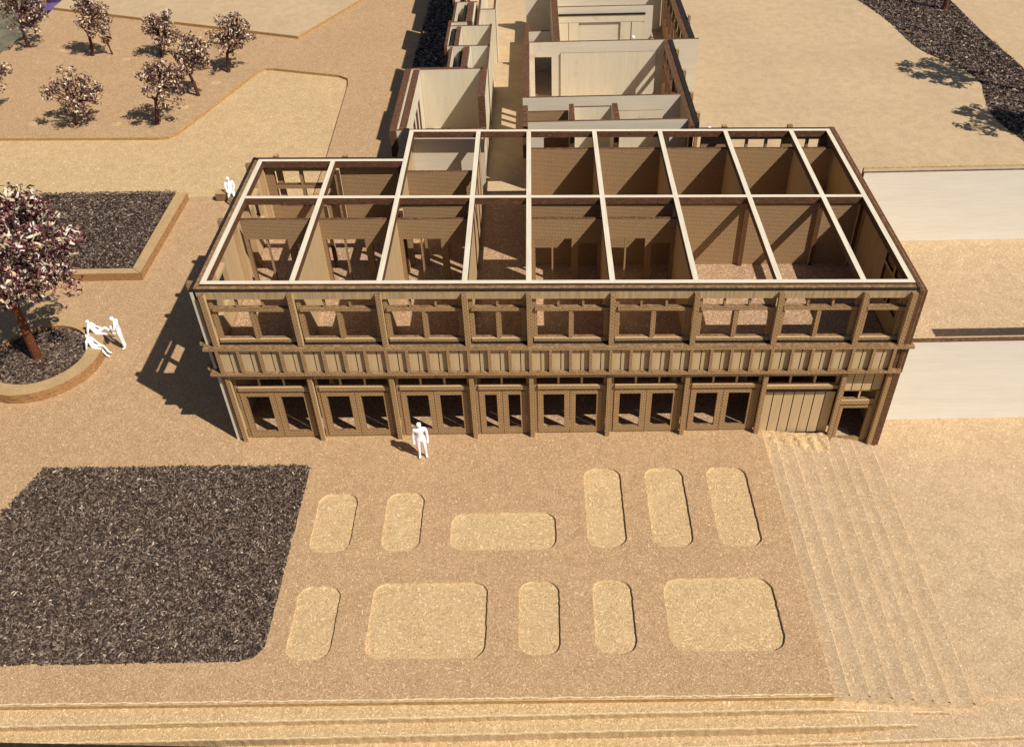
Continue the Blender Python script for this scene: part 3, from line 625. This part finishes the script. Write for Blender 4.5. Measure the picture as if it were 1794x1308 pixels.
# ------------------------------------------------------------------ retaining walls at the right
t = thing('retaining_wall', 'white plywood retaining wall running right from the front corner', 'retaining wall', (24, .7, -.6))
MB().box(23.12, 42, .89, 1.12, -.75, 2.97, 'burnt', 'white', 'burnt').build('wall_panel', t)
t = thing('garden_wall', 'white plywood wall farther back, right of the roof grid', 'retaining wall', (24, 6.6, 3.5))
MB().box(23.2, 44, 7.36, 7.48, 2.955, 6.06, 'burnt', 'white', 'burnt').build('wall_panel', t)
MB().box(23.2, 44, 7.484, 7.62, 2.955, 6.16, 'burnt', 'cream', 'cutedge').build('wall_panel', t)
t = thing('added_shadow_beam', 'added plywood beam on posts out of view, put there to cast the strip of shadow behind the white wall', 'beam', (34, -.8, -.7))  # unseen beam, added only to lay a shadow strip behind the wall
MB().box(27.87, 42, -1.01, -.59, 7.41, 7.45, 'burnt', 'burnt', 'birch').build('beam', t)
for x in (34, 41.5): MB().box(x - .15, x + .15, -.95, -.65, -.75, 7.405, 'tan').build('post', t)

# plain black strip at the front left
o = MB().panel([[(-9.5, -13.2), (4.2, -13.2), (4.2, -11.97), (-9.5, -11.53)]], 'z', -1.0, 0.03, 'black', 'black').build('black_strip', label='black strip along the front left edge of the board', category='strip')
# bench
o = thing('bench', 'small plain wooden block bench behind the seated white figure', 'bench', (-4.9, 17.0, 0))
MB().box(-5.62, -4.2, 16.75, 17.2, .06, .42, 'brownedge', 'brownedge', 'curb').build('seat', o); MB().box(-5.5, -4.3, 16.8, 17.15, -.1, .058, 'burnt').build('base', o)

# ------------------------------------------------------------------ trees of dried blossom
def petals(g, centers, rad, k, size, name, mat, wide=0.42):
    C_ = np.repeat(np.array(centers), k, 0); n = len(C_); d = g.normal(0, 1, (n, 3)); d /= np.linalg.norm(d, axis=1)[:, None]
    P = C_ + d * (rad * g.uniform(.25, 1, n) ** .7)[:, None]
    nrm = d + g.normal(0, .5, (n, 3)); nrm /= np.linalg.norm(nrm, axis=1)[:, None]
    D = np.cross(nrm, g.normal(0, 1, (n, 3))); D /= np.linalg.norm(D, axis=1)[:, None]
    V, F_ = strips(P, D, nrm, size * g.uniform(.6, 1.35, n), size * wide * g.uniform(.6, 1.3, n), g.uniform(.2, .55, n))
    return mesh_np(name, V, F_, mat)
def tree(base, top, crown_c, crown_r, nclus, k, csize, psize, label, seed, r0=.12, big=False, group=None):
    g = np.random.default_rng(seed); rr = random.Random(seed)
    t = thing('blossom_tree', label, 'tree', base, group)
    bs, tp, cc = Vector(base), Vector(top), Vector(crown_c)
    mid = bs.lerp(tp, .5) + Vector((rr.uniform(-.06, .06), 0, 0)); tm = 'trunk' if big else 'stem'
    MB().tube([bs - Vector((0, 0, .05)), bs.lerp(mid, .1), mid, tp], [r0 * 1.25, r0, r0 * .92, r0 * .72], tm, 8).build('trunk', t)
    cl = []
    tries = 0
    while len(cl) < nclus and tries < 4000:
        tries += 1
        d = Vector((rr.gauss(0, 1), rr.gauss(0, 1), rr.gauss(0, 1))).normalized() * rr.uniform(.15, 1.08) ** .55
        if d.z < -.55 and rr.random() < .6: continue
        p = cc + Vector((d.x * crown_r[0], d.y * crown_r[1], d.z * crown_r[2]))
        if all((p - q).length > csize * .75 for q in cl): cl.append(p)
    b = MB(); hubs = [tp + (cc - tp) * rr.uniform(.1, .9) + Vector((rr.gauss(0, .2) * crown_r[0], rr.gauss(0, .2) * crown_r[1], 0)) for _ in range(5 if not big else 9)]
    for h in hubs: b.tube([tp.lerp(bs, .05), tp.lerp(h, .5) + Vector((rr.uniform(-.1, .1),) * 3), h], [r0 * .5, r0 * .38, r0 * .28], 'stem', 5)
    for p in cl:
        h = min(hubs, key=lambda q: (q - p).length); m_ = h.lerp(p, .55) + Vector((rr.gauss(0, .12), rr.gauss(0, .12), rr.gauss(0, .1))) * crown_r[0] * .4
        b.tube([h, m_, p], [r0 * .26, r0 * .2, r0 * .16], 'stem', 4)
    b.build('branches', t)
    link('crown', petals(g, [tuple(p) for p in cl], csize, k, psize, 'crown', 'petal' if big else 'bud', .36 if big else .45), t)
    return t
tree((cx - .05, cy - .1, .25), (-9.27, 4.1, 3.3), (-8.75, 4.1, 5.35), (2.75, 2.4, 2.1), 135, 42, .40, .235, 'big blossom tree with thick reddish trunk in the round planter', 11, .185, True)
g_ = 'small dried blossom trees on the back left plateau'
for i_, (bx, by, tx, tz, ccx, ccz, rx, rz, lab) in enumerate([
    (-24.31, 38.2, -24.3, 1.2, -23.9, 2.7, 1.6, 1.9, 'small sparse tree at the top left corner by the board edge'),
    (-19.21, 36.4, -19.0, 1.6, -18.35, 2.8, .98, 1.7, 'small narrow tree second from the top left corner'),
    (-14.49, 36.0, -14.35, .7, -13.85, 1.75, 1.15, 1.3, 'small dense tree behind the two middle trees, nearest the brown edge line'),
    (-10.12, 29.56, -10.3, 1.4, -9.9, 2.55, 1.0, 1.3, 'small tree with trunk leaning left, between the round one and the lane-side one'),
    (-9.15, 33.1, -8.95, 1.35, -8.5, 2.3, 1.4, 1.35, 'small tree standing alone nearest the lane bend, farthest right'),
    (-16.27, 25.9, -16.15, .8, -15.8, 1.95, 1.5, 1.3, 'small low wide tree at the left near the plateau front edge'),
    (-11.45, 25.65, -11.1, 1.6, -10.35, 2.7, 1.4, 1.4, 'small tree with tall bare trunk near the corner of the plateau front edge'),
    (-21.9, 27.6, -21.7, 1.0, -21.5, 2.3, 1.3, 1.2, 'small tree cut off by the left frame edge, only twigs showing')]):
    tree((bx, by, .06), (tx, by, tz), (ccx, by, ccz), (rx, rx * .9, rz), 48, 21, .30, .205, lab, 21 + i_, .12, group=g_)
b_ = thing('sprig', 'tiny dried sprig standing between the back left trees', 'sprig', (-17.93, 36.56, .06))
MB().tube([(-17.93, 36.56, .0), (-17.95, 36.5, .5), (-18.0, 36.5, 1.0)], [.07, .05, .09], 'stem', 5).build('stem', b_)
link('crown', petals(np.random.default_rng(5), [(-18.0, 36.5, 1.1)], .22, 9, .36, 'crown', 'bud', .6), b_)
g2 = 'trees along the winding band of bark'
for i, (x, y, h, lab) in enumerate([(35.54, 32.02, 7.4, 'tree in the dark bark band, only its trunk foot showing at the top right'), (36.3, 19.5, 7.6, 'tree just right of the frame whose crown shadow falls on the upper right ground'), (36.9, 13.9, 7.4, 'tree just right of the frame casting the lower crown shadow over the bark band')]):
    tree((x, y, 3.46), (x, y, 3.5 + h * .5), (x + .1, y, 3.5 + h * .78), (1.75, 1.6, 1.45), 44, 22, .34, .28, lab, 31 + i, .16, i == 0, g2)

# purple knit ball lying beyond the board
o = thing('knit_ball', 'purple ribbed round bundle on the floor beyond the board corner', 'bundle', (-52.3, 100.4, -20))
ROOT = None
b = MB(); R_ = 4.2; n, k = 28, 16
for i in range(n):
    for j in range(k):
        def q(i, j):
            a = 6.28318 * i / n; c = 3.14159 * j / k; r_ = R_ * (1 + .05 * (1 if j % 2 else -1))
            return (-52.3 + r_ * math.sin(c) * math.cos(a), 100.4 + r_ * math.sin(c) * math.sin(a), -16 + r_ * math.cos(c))
        b.quad([q(i, j + 1), q(i + 1, j + 1), q(i + 1, j), q(i, j)], 'purple')
b.build('yarn', o)

# ------------------------------------------------------------------ white scale figures
def person(name, label, J, loc, yaw, scale=1.0, arms=True, group='white scale figures'):
    """J: joint -> (x,y,z) in metres, facing -Y; one skinned body"""
    chains = ['pelvis waist chest neck headb headc headt', 'chest shL elL wrL haL', 'chest shR elR wrR haR', 'pelvis hipL knL anL toL', 'pelvis hipR knR anR toR']
    rad = dict(pelvis=.125, waist=.115, chest=.14, neck=.055, headb=.075, headc=.105, headt=.075, shL=.075, shR=.075, elL=.05, elR=.05, wrL=.036, wrR=.036, haL=.04, haR=.04, hipL=.1, hipR=.1, knL=.06, knR=.06, anL=.045, anR=.045, toL=.045, toR=.045)
    idx = {}; vs = []; es = []; rs = []
    def vid(nm):
        if nm not in idx: idx[nm] = len(vs); vs.append(Vector(J[nm])); rs.append(rad[nm])
        return idx[nm]
    for c in chains:
        ns = c.split()
        for a, b2 in zip(ns, ns[1:]): es.append((vid(a), vid(b2)))
    for s_ in 'LR':
        h, w_ = Vector(J['ha' + s_]), Vector(J['wr' + s_]); d = (h - w_).normalized(); sd_ = d.cross(Vector((0, 1, 0.2))).normalized()
        for q, ln in ((-.03, .075), (-.01, .09), (.01, .085), (.03, .065)):
            i0 = idx['ha' + s_]; vs.append(h + sd_ * q + d * .03); rs.append(.013); vs.append(h + sd_ * q * 1.2 + d * ln + Vector((0, -.015, 0))); rs.append(.011)
            es += [(i0, len(vs) - 2), (len(vs) - 2, len(vs) - 1)]
        vs.append(h + sd_ * -.06 + d * .01); rs.append(.013); es.append((idx['ha' + s_], len(vs) - 1))
    me = bpy.data.meshes.new('body'); me.from_pydata([tuple(v) for v in vs], es, [])
    o = bpy.data.objects.new('tmp', me); COL.objects.link(o)
    sk = o.modifiers.new('s', 'SKIN'); sk.use_smooth_shade = True
    for i, d in enumerate(me.skin_vertices[0].data): d.radius = (rs[i], rs[i] * (.8 if i in (idx['chest'], idx['waist'], idx['pelvis']) else 1)); d.use_root = i == idx['pelvis']
    ss = o.modifiers.new('u', 'SUBSURF'); ss.levels = 2; ss.render_levels = 2
    dg = bpy.context.evaluated_depsgraph_get(); ev = o.evaluated_get(dg); m2 = bpy.data.meshes.new_from_object(ev)
    bpy.data.objects.remove(o); m2.materials.clear(); m2.materials.append(M['figure'])
    for p in m2.polygons: p.use_smooth = True; p.material_index = 0
    z0 = min(v.co.z for v in m2.vertices)
    ob = bpy.data.objects.new(name, m2); COL.objects.link(ob); ob.location = loc; ob.rotation_euler = (0, 0, yaw); ob.scale = (scale,) * 3
    ob['label'] = label; ob['category'] = 'figure'; ob['group'] = group
    return ob
stand = dict(pelvis=(0, 0, .93), waist=(0, .01, 1.1), chest=(0, 0, 1.3), neck=(0, 0, 1.47), headb=(0, -.01, 1.53), headc=(0, -.02, 1.62), headt=(0, -.015, 1.7),
             shL=(.2, 0, 1.39), elL=(.245, .02, 1.13), wrL=(.25, -.04, .9), haL=(.24, -.06, .83), shR=(-.2, 0, 1.39), elR=(-.25, .04, 1.12), wrR=(-.25, 0, .87), haR=(-.24, -.01, .79),
             hipL=(.1, 0, .88), knL=(.12, -.04, .48), anL=(.13, .02, .08), toL=(.16, -.12, .045), hipR=(-.1, 0, .88), knR=(-.1, -.01, .48), anR=(-.1, .03, .08), toR=(-.11, -.11, .045))
person('person', 'white standing figure in suit with arms out before the facade', stand, (6.5, -1.38, 0.0), 0.15, .99)
lean = dict(stand); lean.update(elL=(.24, -.1, 1.14), wrL=(.08, -.24, 1.16), haL=(0, -.25, 1.18), elR=(-.24, -.08, 1.14), wrR=(-.1, -.24, 1.13), haR=(-.02, -.26, 1.12),
            headb=(0, -.05, 1.53), headc=(0, -.1, 1.6), headt=(0, -.12, 1.68), neck=(0, -.02, 1.47), knL=(.08, 0, .48), anL=(.08, .02, .08), toL=(.1, -.11, .045), hipL=(.08, 0, .88), hipR=(-.08, 0, .88), knR=(-.06, 0, .48), anR=(-.07, .03, .08))
o = person('person', 'white standing figure with crossed arms beside the round planter', lean, (-6.28, 5.02, 0.0), -math.pi / 2 + .25, .96)
o.rotation_euler[1] = math.radians(-1)
sit = dict(stand); dz = -.42
sit = {k: (v[0], v[1], v[2] + dz) for k, v in stand.items()}
sit.update(hipL=(.1, -.04, .46), knL=(.13, -.46, .52), anL=(.14, -.56, .1), toL=(.15, -.72, .05), hipR=(-.1, -.04, .46), knR=(-.12, -.44, .5), anR=(-.13, -.62, .1), toR=(-.14, -.78, .05), pelvis=(0, .02, .5), waist=(0, .08, .68), chest=(0, .1, .88), neck=(0, .08, 1.05), headb=(0, .06, 1.11), headc=(0, .04, 1.19), headt=(0, .04, 1.27),
           shL=(.19, .1, .97), elL=(.21, -.02, .74), wrL=(.14, -.25, .62), haL=(.12, -.32, .6), shR=(-.19, .1, .97), elR=(-.21, 0, .74), wrR=(-.14, -.22, .6), haR=(-.12, -.3, .58))
back = dict(sit); back.update(chest=(0, .2, .85), neck=(0, .26, 1.0), headb=(0, .26, 1.06), headc=(0, .25, 1.14), headt=(0, .26, 1.22), waist=(0, .12, .66), shL=(.2, .22, .92), shR=(-.2, .22, .92), elL=(.24, .12, .68), elR=(-.25, .3, .66), wrR=(-.24, .3, .45), haR=(-.24, .28, .38), knL=(.14, -.4, .68), anL=(.16, -.62, .3), toL=(.17, -.78, .26))
near = dict(back); near.update(chest=(0, .14, .87), neck=(0, .17, 1.03), headb=(0, .17, 1.09), headc=(0, .15, 1.17), headt=(0, .15, 1.25), waist=(0, .09, .67), shL=(.19, .15, .95), shR=(-.19, .15, .95), elL=(.22, .02, .72), wrL=(.16, -.2, .6), haL=(.15, -.27, .57), elR=(-.23, .22, .68), knL=(.12, -.44, .52), anL=(.13, -.58, .12), toL=(.14, -.73, .06))
person('person', 'white seated figure leaning back on the planter ring, farther of two', back, (-7.5, 5.55, .02), math.pi / 2, .86)
person('person', 'white seated figure with feet on the ground on the planter ring, nearer of two', near, (-7.28, 4.62, .02), math.pi / 2 - .15, .82)
person('person', 'white seated figure on the wooden bench at the back left', sit, (-4.85, 16.95, -.05), .3, 1.0)
person('person', 'white figure standing inside a wing room, only head and chest showing', stand, (15.9, 24.2, F), .4, 1.0)
person('person', 'white figure behind the roof grid corner by the wing, mostly hidden', sit, (18.45, 14.2, 3.5), -.6, 1.0)
